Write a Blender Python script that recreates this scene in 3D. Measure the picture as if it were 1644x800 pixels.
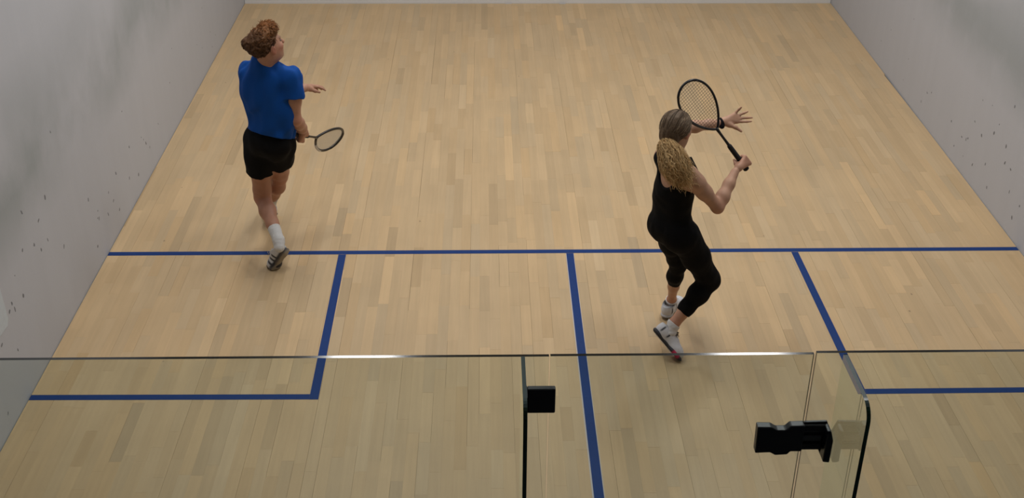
import bpy, math, random
import numpy as np
from mathutils import Matrix, Vector

for o in list(bpy.data.objects):
    bpy.data.objects.remove(o)
scn = bpy.context.scene
COL = scn.collection

# ------------------------------------------------------------------ camera
cam = bpy.data.cameras.new('camera')
cam.sensor_width = 36.0
cam.lens = 1916.8 / 1644 * 36.0
cam.clip_start = 0.05
cam_o = bpy.data.objects.new('camera', cam)
COL.objects.link(cam_o)
cam_o.matrix_world = Matrix((
    (0.99977625, 0.00493416, -0.02056956, 2.6336),
    (-0.02030018, 0.49714603, -0.86742938, -2.9479),
    (0.00594604, 0.86765286, 0.49713496, 4.1702),
    (0, 0, 0, 1)))
scn.camera = cam_o

# ------------------------------------------------------------------ world, exposure
world = bpy.data.worlds.new('world')
scn.world = world
world.use_nodes = True
bg = world.node_tree.nodes['Background']
bg.inputs[0].default_value = (0.75, 0.82, 0.9, 1)
bg.inputs[1].default_value = 0.05
vs = scn.view_settings
vs.view_transform = 'Standard'
vs.look = 'None'
vs.gamma = 1.0
vs.use_curve_mapping = False
vs.exposure = 0.0
LAMP_W = 42.5          # watts of each ceiling lamp
CEIL_Z = 5.8

# ------------------------------------------------------------------ node helpers
def new_mat(name):
    m = bpy.data.materials.new(name)
    m.use_nodes = True
    nt = m.node_tree
    return m, nt, nt.nodes['Principled BSDF']

def plain(name, col, rough=0.5, metal=0.0, spec=0.5, noise=0.0, scale=40.0, bump=0.0, bscale=200.0):
    m, nt, b = new_mat(name)
    b.inputs['Base Color'].default_value = (*col, 1)
    b.inputs['Roughness'].default_value = rough
    b.inputs['Metallic'].default_value = metal
    b.inputs['Specular IOR Level'].default_value = spec
    tc = nt.nodes.new('ShaderNodeTexCoord')
    if noise:
        n = nt.nodes.new('ShaderNodeTexNoise')
        n.inputs['Scale'].default_value = scale
        n.inputs['Detail'].default_value = 4
        nt.links.new(tc.outputs['Object'], n.inputs['Vector'])
        mx = nt.nodes.new('ShaderNodeMix')
        mx.data_type = 'RGBA'
        mx.inputs['A'].default_value = (*[c * (1 - noise) for c in col], 1)
        mx.inputs['B'].default_value = (*[min(1, c * (1 + noise)) for c in col], 1)
        nt.links.new(n.outputs['Fac'], mx.inputs['Factor'])
        nt.links.new(mx.outputs['Result'], b.inputs['Base Color'])
    if bump:
        n2 = nt.nodes.new('ShaderNodeTexNoise')
        n2.inputs['Scale'].default_value = bscale
        nt.links.new(tc.outputs['Object'], n2.inputs['Vector'])
        bp = nt.nodes.new('ShaderNodeBump')
        bp.inputs['Strength'].default_value = bump
        bp.inputs['Distance'].default_value = 0.002
        nt.links.new(n2.outputs['Fac'], bp.inputs['Height'])
        nt.links.new(bp.outputs['Normal'], b.inputs['Normal'])
    return m

def attr_mat(name, rough=0.5, spec=0.4, sss=0.0, noise=0.12, scale=60.0, sheen=0.0):
    """colour from the mesh attribute 'tone', broken up by noise"""
    m, nt, b = new_mat(name)
    a = nt.nodes.new('ShaderNodeAttribute')
    a.attribute_name = 'tone'
    tc = nt.nodes.new('ShaderNodeTexCoord')
    n = nt.nodes.new('ShaderNodeTexNoise')
    n.inputs['Scale'].default_value = scale
    n.inputs['Detail'].default_value = 3
    nt.links.new(tc.outputs['Object'], n.inputs['Vector'])
    mr = nt.nodes.new('ShaderNodeMapRange')
    mr.inputs['From Min'].default_value = 0.25
    mr.inputs['From Max'].default_value = 0.75
    mr.inputs['To Min'].default_value = 1 - noise
    mr.inputs['To Max'].default_value = 1 + noise
    nt.links.new(n.outputs['Fac'], mr.inputs['Value'])
    mx = nt.nodes.new('ShaderNodeVectorMath')
    mx.operation = 'SCALE'
    nt.links.new(a.outputs['Color'], mx.inputs[0])
    nt.links.new(mr.outputs['Result'], mx.inputs['Scale'])
    nt.links.new(mx.outputs['Vector'], b.inputs['Base Color'])
    b.inputs['Roughness'].default_value = rough
    b.inputs['Specular IOR Level'].default_value = spec
    if sss:
        b.inputs['Subsurface Weight'].default_value = sss
        b.inputs['Subsurface Radius'].default_value = (0.012, 0.005, 0.003)
        b.inputs['Subsurface Scale'].default_value = 0.6
    if sheen:
        b.inputs['Sheen Weight'].default_value = sheen
        b.inputs['Sheen Roughness'].default_value = 0.4
    return m

# ------------------------------------------------------------------ object helpers
def link_mesh(name, verts, faces, mat, parent=None, smooth=False, tone=None):
    me = bpy.data.meshes.new(name)
    me.from_pydata([tuple(v) for v in verts] if not isinstance(verts, np.ndarray) else verts.tolist(),
                   [], faces if not isinstance(faces, np.ndarray) else faces.tolist())
    me.update()
    if smooth:
        me.polygons.foreach_set('use_smooth', [True] * len(me.polygons))
    for m in (mat if isinstance(mat, (list, tuple)) else [mat]):
        me.materials.append(m)
    if tone is not None:
        at = me.attributes.new('tone', 'FLOAT_COLOR', 'POINT')
        t = np.ones((len(me.vertices), 4), np.float32)
        t[:, :3] = tone
        at.data.foreach_set('color', t.ravel())
    o = bpy.data.objects.new(name, me)
    COL.objects.link(o)
    if parent:
        o.parent = parent
        o.matrix_parent_inverse = parent.matrix_world.inverted()
    return o

def tag(o, label=None, cat=None, group=None, kind=None):
    if label: o['label'] = label
    if cat: o['category'] = cat
    if group: o['group'] = group
    if kind: o['kind'] = kind
    return o

def empty(name, loc=(0, 0, 0)):
    o = bpy.data.objects.new(name, None)
    o.empty_display_size = 0.1
    COL.objects.link(o)
    o.location = loc
    bpy.context.view_layer.update()
    return o

class MB:
    """collects boxes, prisms and tubes for one mesh"""
    def __init__(s): s.v = []; s.f = []; s.c = []
    def add(s, v, f, c=None):
        b = len(s.v)
        s.v += [tuple(map(float, p)) for p in v]
        s.f += [tuple(i + b for i in q) for q in f]
        if c is not None: s.c += [tuple(c)] * len(v)
    def box(s, lo, hi, c=None):
        (x0, y0, z0), (x1, y1, z1) = lo, hi
        s.hexa([(x0, y0), (x1, y0), (x1, y1), (x0, y1)], z0, z1, c)
    def hexa(s, q, z0, z1, c=None):
        v = [(x, y, z0) for x, y in q] + [(x, y, z1) for x, y in q]
        s.add(v, [(3, 2, 1, 0), (4, 5, 6, 7), (0, 1, 5, 4), (1, 2, 6, 5), (2, 3, 7, 6), (3, 0, 4, 7)], c)
    def tube(s, pts, r, n=6, closed=False, cap=True, c=None, flat=None):
        pts = np.array(pts, float)
        N = len(pts)
        rr = np.broadcast_to(np.array(r, float), (N,))
        if closed:
            T = np.roll(pts, -1, 0) - np.roll(pts, 1, 0)
        else:
            T = np.gradient(pts, axis=0)
        T /= np.linalg.norm(T, axis=1)[:, None] + 1e-12
        up = np.array([0.31, 0.17, 0.93])
        if abs(T[0] @ up) > 0.9: up = np.array([0.95, 0.2, 0.1])
        A = np.cross(T[0], up); A /= np.linalg.norm(A)
        v = []
        for i in range(N):
            A = A - T[i] * (A @ T[i]); A /= np.linalg.norm(A) + 1e-12
            B = np.cross(T[i], A)
            for k in range(n):
                t = 2 * math.pi * k / n
                v.append(pts[i] + rr[i] * (math.cos(t) * A + math.sin(t) * B))
        f = []
        for i in range(N if closed else N - 1):
            j = (i + 1) % N
            for k in range(n):
                l = (k + 1) % n
                f.append((i * n + k, i * n + l, j * n + l, j * n + k))
        if cap and not closed:
            f.append(tuple(range(n - 1, -1, -1)))
            f.append(tuple((N - 1) * n + k for k in range(n)))
        s.add(v, f, c)
    def build(s, name, mat, parent=None, smooth=False):
        return link_mesh(name, s.v, s.f, mat, parent, smooth, np.array(s.c) if s.c else None)

def bevel(o, w, seg=2):
    m = o.modifiers.new('bevel', 'BEVEL')
    m.width = w; m.segments = seg; m.limit_method = 'ANGLE'
    return o

def prism_y(mb, poly, y0, y1):
    """polygon in x,z (counter-clockwise seen from -y) extruded between y0 and y1"""
    n = len(poly)
    v = [(x, y0, z) for x, z in poly] + [(x, y1, z) for x, z in poly]
    f = [tuple(range(n)), tuple(range(2 * n - 1, n - 1, -1))]
    f += [(i, i + n, (i + 1) % n + n, (i + 1) % n) for i in range(n)]
    mb.add(v, f)

# ------------------------------------------------------------------ materials of the setting
def wood_material():
    m, nt, b = new_mat('maple strip')
    N = nt.nodes.new; L = nt.links.new
    a = N('ShaderNodeAttribute'); a.attribute_name = 'tone'
    tc = N('ShaderNodeTexCoord')
    mp = N('ShaderNodeMapping'); mp.inputs['Scale'].default_value = (38, 1.6, 1)
    L(tc.outputs['Object'], mp.inputs['Vector'])
    n = N('ShaderNodeTexNoise'); n.inputs['Scale'].default_value = 1.0; n.inputs['Detail'].default_value = 5
    n.inputs['Roughness'].default_value = 0.6
    L(mp.outputs['Vector'], n.inputs['Vector'])
    n2 = N('ShaderNodeTexNoise'); n2.inputs['Scale'].default_value = 2.2; n2.inputs['Detail'].default_value = 3
    L(tc.outputs['Object'], n2.inputs['Vector'])
    def rng(src, lo, hi):
        r = N('ShaderNodeMapRange')
        r.inputs['From Min'].default_value = 0.3; r.inputs['From Max'].default_value = 0.7
        r.inputs['To Min'].default_value = lo; r.inputs['To Max'].default_value = hi
        L(src, r.inputs['Value']); return r.outputs['Result']
    g = N('ShaderNodeMath'); g.operation = 'MULTIPLY'
    L(rng(n.outputs['Fac'], 0.95, 1.05), g.inputs[0]); L(rng(n2.outputs['Fac'], 0.96, 1.04), g.inputs[1])
    # small dark knots and ball scuffs
    vo = N('ShaderNodeTexVoronoi'); vo.inputs['Scale'].default_value = 2.6
    mp2 = N('ShaderNodeMapping'); mp2.inputs['Scale'].default_value = (1.5, 0.8, 1)
    L(tc.outputs['Object'], mp2.inputs['Vector']); L(mp2.outputs['Vector'], vo.inputs['Vector'])
    kn = N('ShaderNodeMapRange')
    kn.inputs['From Min'].default_value = 0.012; kn.inputs['From Max'].default_value = 0.03
    kn.inputs['To Min'].default_value = 0.55; kn.inputs['To Max'].default_value = 1.0
    L(vo.outputs['Distance'], kn.inputs['Value'])
    g2 = N('ShaderNodeMath'); g2.operation = 'MULTIPLY'
    L(g.outputs[0], g2.inputs[0]); L(kn.outputs['Result'], g2.inputs[1])
    sc = N('ShaderNodeVectorMath'); sc.operation = 'SCALE'
    L(a.outputs['Color'], sc.inputs[0]); L(g2.outputs[0], sc.inputs['Scale'])
    L(sc.outputs['Vector'], b.inputs['Base Color'])
    b.inputs['Roughness'].default_value = 0.42
    b.inputs['Specular IOR Level'].default_value = 0.35
    return m

def plaster_material(name, col, smudge, axis_y0=0.0):
    m, nt, b = new_mat(name)
    N = nt.nodes.new; L = nt.links.new
    tc = N('ShaderNodeTexCoord')
    def noise(scale, detail=4, sx=(1, 1, 1)):
        mp = N('ShaderNodeMapping'); mp.inputs['Scale'].default_value = sx
        L(tc.outputs['Object'], mp.inputs['Vector'])
        n = N('ShaderNodeTexNoise'); n.inputs['Scale'].default_value = scale; n.inputs['Detail'].default_value = detail
        L(mp.outputs['Vector'], n.inputs['Vector']); return n.outputs['Fac']
    def rng(src, a0, a1, lo, hi):
        r = N('ShaderNodeMapRange')
        for k, v in zip(('From Min', 'From Max', 'To Min', 'To Max'), (a0, a1, lo, hi)): r.inputs[k].default_value = v
        L(src, r.inputs['Value']); return r.outputs['Result']
    # ball-worn grey band: where most shots hit, about 0.9 - 1.5 m up
    sep = N('ShaderNodeSeparateXYZ'); L(tc.outputs['Object'], sep.inputs[0])
    up = rng(sep.outputs['Z'], 0.75, 1.1, 0, 1); dn = rng(sep.outputs['Z'], 1.2, 1.8, 1, 0)
    band = N('ShaderNodeMath'); band.operation = 'MULTIPLY'; L(up, band.inputs[0]); L(dn, band.inputs[1])
    cl = rng(noise(1.3, 5), 0.35, 0.62, 0, 1)
    w = N('ShaderNodeMath'); w.operation = 'MULTIPLY'; L(band.outputs[0], w.inputs[0]); L(cl, w.inputs[1])
    w2 = N('ShaderNodeMath'); w2.operation = 'MULTIPLY'; L(w.outputs[0], w2.inputs[0]); w2.inputs[1].default_value = smudge
    mx = N('ShaderNodeMix'); mx.data_type = 'RGBA'
    mx.inputs['A'].default_value = (*col, 1)
    mx.inputs['B'].default_value = (col[0] * 0.62, col[1] * 0.66, col[2] * 0.63, 1)
    L(w2.outputs[0], mx.inputs['Factor'])
    st = rng(noise(2.0, 5, (1, 3.5, 0.6)), 0.3, 0.7, 0.985, 1.015)
    sc = N('ShaderNodeVectorMath'); sc.operation = 'SCALE'
    L(mx.outputs['Result'], sc.inputs[0]); L(st, sc.inputs['Scale'])
    L(sc.outputs['Vector'], b.inputs['Base Color'])
    b.inputs['Roughness'].default_value = 0.62
    b.inputs['Specular IOR Level'].default_value = 0.25
    bp = N('ShaderNodeBump'); bp.inputs['Strength'].default_value = 0.12; bp.inputs['Distance'].default_value = 0.004
    L(noise(45, 3), bp.inputs['Height']); L(bp.outputs['Normal'], b.inputs['Normal'])
    return m

def glass_material(name, tint):
    m = bpy.data.materials.new(name); m.use_nodes = True
    nt = m.node_tree; nt.nodes.clear()
    N = nt.nodes.new; L = nt.links.new
    out = N('ShaderNodeOutputMaterial')
    tr = N('ShaderNodeBsdfTransparent'); tr.inputs[0].default_value = (*tint, 1)
    gl = N('ShaderNodeBsdfGlossy'); gl.inputs['Roughness'].default_value = 0.0
    gl.inputs['Color'].default_value = (0.95, 1.0, 0.97, 1)
    fr = N('ShaderNodeFresnel'); fr.inputs['IOR'].default_value = 1.5
    ge = N('ShaderNodeNewGeometry')
    inv = N('ShaderNodeMath'); inv.operation = 'SUBTRACT'; inv.inputs[0].default_value = 1.0
    L(ge.outputs['Backfacing'], inv.inputs[1])
    mu = N('ShaderNodeMath'); mu.operation = 'MULTIPLY'
    L(fr.outputs[0], mu.inputs[0]); L(inv.outputs[0], mu.inputs[1])
    mu2 = N('ShaderNodeMath'); mu2.operation = 'MULTIPLY'; mu2.inputs[1].default_value = 1.6   # both faces of the sheet
    L(mu.outputs[0], mu2.inputs[0])
    mx = N('ShaderNodeMixShader')
    L(mu2.outputs[0], mx.inputs[0]); L(tr.outputs[0], mx.inputs[1]); L(gl.outputs[0], mx.inputs[2])
    L(mx.outputs[0], out.inputs['Surface'])
    return m

M_WOOD = wood_material()
M_SUB = plain('dark joint', (0.035, 0.025, 0.015), 0.9, noise=0.2)
M_LINE = plain('blue line paint', (0.005, 0.036, 0.168), 0.6, spec=0.25, noise=0.12, scale=25)
M_LINEEDGE = plain('pale line edge', (0.50, 0.47, 0.44), 0.6, noise=0.1)
M_WALL_L = plaster_material('left plaster', (0.50, 0.51, 0.54), 0.8)
M_WALL_R = plaster_material('right plaster', (0.505, 0.515, 0.55), 0.7)
M_WALL_F = plaster_material('front plaster', (0.52, 0.51, 0.50), 0.5)
M_CEIL = plain('ceiling paint', (0.55, 0.55, 0.53), 0.8, noise=0.05)
M_MARK = plain('rubber ball mark', (0.18, 0.185, 0.195), 0.8, noise=0.3)
M_PATCH = plain('wall patch', (0.55, 0.60, 0.63), 0.7, noise=0.08)
M_TIN = plain('tin board', (0.5, 0.5, 0.48), 0.5, noise=0.04)
M_TINEDGE = plain('white tin foot', (0.72, 0.71, 0.70), 0.5, noise=0.05)
M_SLOT = plain('dark slot', (0.012, 0.014, 0.02), 0.7, noise=0.1)
M_RED = plain('red line', (0.45, 0.03, 0.03), 0.5, noise=0.05)
M_GLASS = glass_material('toughened glass', (0.905, 0.938, 0.922))
M_GEDGE = plain('polished glass edge', (0.008, 0.010, 0.008), 0.12, spec=0.6, noise=0.1)
M_GGREEN = plain('green glass edge', (0.006, 0.035, 0.022), 0.15, spec=0.6, noise=0.25, scale=6)
M_GTOP = plain('ground glass top', (0.05, 0.085, 0.085), 0.2, spec=0.6, noise=0.2, scale=8)
M_BLACK = plain('black satin metal', (0.006, 0.007, 0.011), 0.38, spec=0.5, noise=0.1)
M_BLACK2 = plain('grey moulding', (0.06, 0.065, 0.075), 0.35, noise=0.1)
M_STEEL = plain('brushed steel', (0.35, 0.34, 0.32), 0.3, metal=1.0, noise=0.08)
M_CORR = plain('corridor vinyl', (0.12, 0.12, 0.13), 0.6, noise=0.1)
M_DIM = plain('gallery paint', (0.22, 0.22, 0.22), 0.8, noise=0.06)

def emit_material(name, col, s):
    m = bpy.data.materials.new(name); m.use_nodes = True
    nt = m.node_tree; nt.nodes.clear()
    o = nt.nodes.new('ShaderNodeOutputMaterial'); e = nt.nodes.new('ShaderNodeEmission')
    e.inputs[0].default_value = (*col, 1); e.inputs[1].default_value = s
    nt.links.new(e.outputs[0], o.inputs[0]); return m
M_DIFF = emit_material('lamp diffuser', (1.0, 0.97, 0.92), 3.0)

# ------------------------------------------------------------------ the court
def xr(y):                       # inner face of the right wall (slightly out of square)
    return 6.34 + (6.43 - 6.34) * y / 9.74
FRONT = 9.745

def build_floor():
    fl = MB()
    fl.hexa([(-0.003, 0.0), (xr(0) + .003, 0.0), (xr(FRONT) + .003, FRONT), (-0.003, FRONT)], -0.06, -0.012)
    floor = tag(fl.build('floor', M_SUB), 'pale maple strip court floor with blue lines', kind='structure')
    rnd = random.Random(11)
    w = 0.395 / 6
    k0 = -math.ceil(0.145 / w)
    cam_p = np.array([2.63, -2.95, 4.17])
    planks = []
    k = k0
    base = np.array([0.555, 0.398, 0.224])
    while True:
        x0 = 0.145 + k * w; x1 = x0 + w
        if x0 > 6.44: break
        wide = (k % 6 == 0)
        y = -rnd.uniform(0, 0.5)
        while y < FRONT:
            l = rnd.choice((0.32, 0.42, 0.5, 0.62, 0.75, 0.9)) * rnd.uniform(0.9, 1.15)
            ya, yb = max(0.001, y), min(FRONT - 0.001, y + l)
            y += l
            if yb - ya < 0.02: continue
            gl = 0.0009 if (wide and rnd.random() < .6) or rnd.random() < .05 else 0.0001
            gr = 0.0007 if rnd.random() < .05 else 0.0001
            xa, xb = max(x0 + gl, 0.0005), x1 - gr
            if xb - xa < 0.004: continue
            xb0, xb1 = min(xb, xr(ya) - .0005), min(xb, xr(yb) - .0005)
            if xb0 - xa < 0.003 or xb1 - xa < 0.003: continue
            t = rnd.gauss(0, 0.032)
            if rnd.random() < 0.07: t -= rnd.uniform(0.05, 0.13)
            if rnd.random() < 0.10: t += rnd.uniform(0.03, 0.08)
            hue = rnd.gauss(0, 0.015)
            c = base * (1 + t) * np.array([1 + hue, 1.0, 1 - 1.6 * hue])
            q = [(xa, ya + .0003), (xb0, ya + .0003), (xb1, yb - .0003), (xa, yb - .0003)]
            planks.append((q, c, rnd.uniform(-0.00012, 0.00012)))
        k += 1
    def score(p):
        q = p[0]
        cx = (q[0][0] + q[1][0]) / 2; y0, y1 = q[0][1], q[2][1]
        d = math.hypot(cx - 2.65, y1 + 2.95, 4.17)
        vis = max(0, y1 - max(y0, 1.75))
        # left out of view near the side walls at the bottom of the frame
        if abs(cx - 2.72) > 2.62 + 0.48 * (y1 - 1.75): vis = 0
        return vis * (q[1][0] - q[0][0]) / d ** 3
    planks.sort(key=score, reverse=True)
    for q, c, dz in planks[:300]:
        m = MB(); m.hexa(q, -0.012, dz, c)
        m.build('plank', M_WOOD, floor)
    m = MB()
    for q, c, dz in planks[300:]: m.hexa(q, -0.012, dz, c)
    tag(m.build('plank_field', M_WOOD, floor), kind='stuff')
    # painted lines
    zt = 0.0009
    def line(name, q, label):
        mm = MB(); mm.hexa(q, 0.0002, zt); return tag(mm.build(name, M_LINE, floor), label)
    line('short_line', [(0.001, 4.262), (xr(4.27) - .001, 4.272), (xr(4.32) - .001, 4.321), (0.001, 4.312)], 'blue short line running across the whole court')
    line('half_court_line', [(3.172, 0.001), (3.226, 0.001), (3.234, 4.264), (3.184, 4.264)], 'blue half court line running to the glass back wall')
    mm = MB()
    mm.hexa([(3.161, 0.001), (3.172, 0.001), (3.184, 4.262), (3.179, 4.262)], 0.0002, 0.0006)
    mm.hexa([(3.226, 0.001), (3.231, 0.001), (3.237, 4.262), (3.234, 4.262)], 0.0002, 0.0006)
    mm.build('line_edge', M_LINEEDGE, floor)
    line('service_box_side', [(1.604, 2.598), (1.657, 2.598), (1.650, 4.261), (1.598, 4.261)], 'blue side line of the left service box')
    line('service_box_back', [(0.001, 2.612), (1.6035, 2.599), (1.6035, 2.649), (0.001, 2.661)], 'blue back line of the left service box')
    line('service_box_side', [(4.783, 2.611), (4.836, 2.611), (4.812, 4.266), (4.764, 4.266)], 'blue side line of the right service box')
    line('service_box_back', [(4.8365, 2.611), (xr(2.61) - .001, 2.617), (xr(2.66) - .001, 2.667), (4.8365, 2.661)], 'blue back line of the right service box')
    return floor
build_floor()

def build_walls():
    T = 0.18
    m = MB(); m.hexa([(-T, -5.2), (-0.004, -5.2), (-0.004, FRONT + T), (-T, FRONT + T)], -0.06, CEIL_Z)
    wl = tag(m.build('wall_left', M_WALL_L), 'grey-white plaster left side wall with dark ball marks', kind='structure')
    m = MB(); m.hexa([(xr(-5.2) + .004, -5.2), (xr(-5.2) + T, -5.2), (xr(FRONT) + T, FRONT + T), (xr(FRONT + T) + .004, FRONT + T)], -0.06, CEIL_Z)
    wr = tag(m.build('wall_right', M_WALL_R), 'grey-white plaster right side wall with dark ball marks', kind='structure')
    m = MB(); m.box((-0.004, FRONT + 0.03, -0.06), (xr(FRONT) + .003, FRONT + T, CEIL_Z))
    wf = tag(m.build('wall_front', M_WALL_F), 'pale plaster front wall above the tin', kind='structure')
    # the tin along the foot of the front wall
    m = MB(); m.box((0.0, FRONT + 0.006, -0.01), (xr(FRONT) - .002, FRONT + 0.03, 0.036)); m.build('tin_foot', M_TINEDGE, wf)
    m = MB(); m.box((0.0, FRONT + 0.020, 0.036), (xr(FRONT) - .002, FRONT + 0.03, 0.062)); m.build('tin_slot', M_SLOT, wf)
    m = MB(); m.box((0.0, FRONT + 0.004, 0.062), (xr(FRONT) - .002, FRONT + 0.03, 0.43)); m.build('tin_board', M_TIN, wf)
    m = MB(); m.box((0.0, FRONT - 0.008, 0.43), (xr(FRONT) - .002, FRONT + 0.03, 0.48)); m.build('tin_line', M_RED, wf)
    m = MB(); m.box((0.0, FRONT + 0.027, 1.78), (xr(FRONT) - .002, FRONT + 0.031, 1.83)); m.build('service_line', M_RED, wf)
    m = MB(); m.box((-T, -5.2, CEIL_Z), (xr(FRONT) + T, FRONT + T, CEIL_Z + 0.12))
    tag(m.build('ceiling', M_CEIL), 'white painted ceiling above the court', kind='structure')
    m = MB(); m.box((-T, -5.4, -0.06), (xr(-5.2) + T, -5.2, CEIL_Z))
    tag(m.build('wall_back', M_DIM), 'dim rear wall of the viewing gallery', kind='structure')
    m = MB(); m.hexa([(-0.003, -5.2), (xr(-5.2) + .003, -5.2), (xr(0) + .003, -0.02), (-0.003, -0.02)], -0.06, -0.004)
    tag(m.build('floor_corridor', M_CORR), 'dark vinyl corridor floor behind the glass', kind='structure')
    m = MB(); m.hexa([(-0.003, -5.2), (xr(-5.2) + .003, -5.2), (xr(-1.9) + .003, -1.9), (-0.003, -1.9)], 2.32, 2.55)
    tag(m.build('floor_gallery', M_DIM), 'viewing gallery floor slab above the corridor', kind='structure')
    # rubber ball marks on the side walls
    rnd = random.Random(5)
    ML = [[3.72,1.18],[5.12,.43],[5.53,.27],[5.61,.2],[4.74,.4],[5.23,.15],[5.01,.23],[3.44,.88],[4.12,.51],[4.52,.36],[4.59,.26],[3.28,.81],[3.57,.47],[4.13,.15],[3.23,.64],[2.86,.55],[2.7,.6],[2.65,.58],[2.72,.55],[2.98,.78],[3.15,.72],[4.68,.14],[2.47,.48],[2.64,.33],[2.35,.11],[4.44,.23],[3.35,.64],[3.08,.97],[4.25,.3]]
    MR = [[6.51,.27],[6.61,.15],[5.89,.28],[5.63,.26],[5.54,.28],[5.45,.47],[5.28,.43],[5.11,.27],[4.8,.43],[4.69,.43],[5.,.13],[5.08,.54],[4.85,.85],[4.84,.54],[4.43,.27],[4.5,.14],[5.33,.16],[5.74,.13],[5.51,.3],[4.63,.28]]
    for wall, marks, left in ((wl, ML, True), (wr, MR, False)):
        m = MB()
        extra = [[rnd.uniform(0.5, 8.5), abs(rnd.gauss(0.3, 0.3)) + 0.05] for _ in range(22)]
        for i, (y, z) in enumerate(marks + extra):
            big = i < len(marks)
            L = rnd.uniform(0.010, 0.020) if big else rnd.uniform(0.004, 0.009)
            W = rnd.uniform(0.006, 0.011) if big else rnd.uniform(0.004, 0.006)
            a = rnd.uniform(-0.5, 0.5)
            if rnd.random() < 0.3: a += 0.9
            n = 7
            x = -0.004 if left else xr(y) + .004
            s = 1 if left else -1
            ring = []
            for k in range(n):
                t = 2 * math.pi * k / n
                p, q = W * math.cos(t) * rnd.uniform(.7, 1.2), L * math.sin(t) * rnd.uniform(.7, 1.2)
                ring.append((y + p * math.cos(a) + q * math.sin(a), z - p * math.sin(a) + q * math.cos(a)))
            v = [(x - s * .001, *r) for r in ring] + [(x + s * .0006, *r) for r in ring]
            f = [tuple(range(n, 2 * n)) if left else tuple(range(2 * n - 1, n - 1, -1))]
            f += [(j, (j + 1) % n, (j + 1) % n + n, j + n) for j in range(n)]
            m.add(v, f)
        tag(m.build('ball_marks', M_MARK, wall), kind='stuff')
    m = MB()  # pale bluish raised patch with an uneven outline on the left wall
    poly = [(2.36, .40), (2.466, .535), (2.585, .528), (2.612, .56), (2.608, .65), (2.60, .76), (2.55, .83), (2.42, .86), (2.33, .7)]
    n = len(poly)
    v = [(-0.006, *p) for p in poly] + [(-0.001, *p) for p in poly]
    m.add(v, [tuple(range(n, 2 * n)), tuple(range(n - 1, -1, -1))] + [(j, (j + 1) % n, (j + 1) % n + n, j + n) for j in range(n)])
    tag(bevel(m.build('wall_patch', M_PATCH, wl), 0.002), 'pale bluish patch')
build_walls()

# ------------------------------------------------------------------ glass back wall with door
GT = 0.012
def pane(name, x0, x1, z0, z1, parent, topm=0):
    m = MB(); m.box((x0, -GT, z0), (x1, 0.0, z1))
    o = m.build(name, [M_GLASS, M_GEDGE, M_GGREEN], parent)
    for p in o.data.polygons:
        n = p.normal
        if abs(n.z) > .9: p.material_index = 1
        elif abs(n.x) > .9: p.material_index = 2
    return o

def fin(name, x, parent, y1=-0.30, ztop=2.118, rad=0.055, th=0.012):
    """glass buttress standing out behind the wall, outer top corner rounded"""
    prof = [(-GT - .001, 0.0), (-GT - .001, ztop)]
    for i in range(9):
        t = math.pi / 2 * i / 8
        prof.append((y1 + rad - rad * math.sin(t), ztop - rad + rad * math.cos(t)))
    prof.append((y1, 0.0))
    prof.reverse()
    n = len(prof)
    v = [(x - th / 2, y, z) for y, z in prof] + [(x + th / 2, y, z) for y, z in prof]
    f = [tuple(range(n)), tuple(range(2 * n - 1, n - 1, -1))] + [(i, i + n, (i + 1) % n + n, (i + 1) % n) for i in range(n)]
    m = MB(); m.add(v, f)
    o = m.build(name, [M_GLASS, M_GEDGE, M_GGREEN, M_GTOP], parent)
    o.data.update()
    for p in o.data.polygons:
        if abs(p.normal.x) > .9: p.material_index = 0
        elif p.normal.y > .9: p.material_index = 0      # bonded clear to the wall
        elif p.normal.z > .8: p.material_index = 3
        else: p.material_index = 2
    return o

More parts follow.
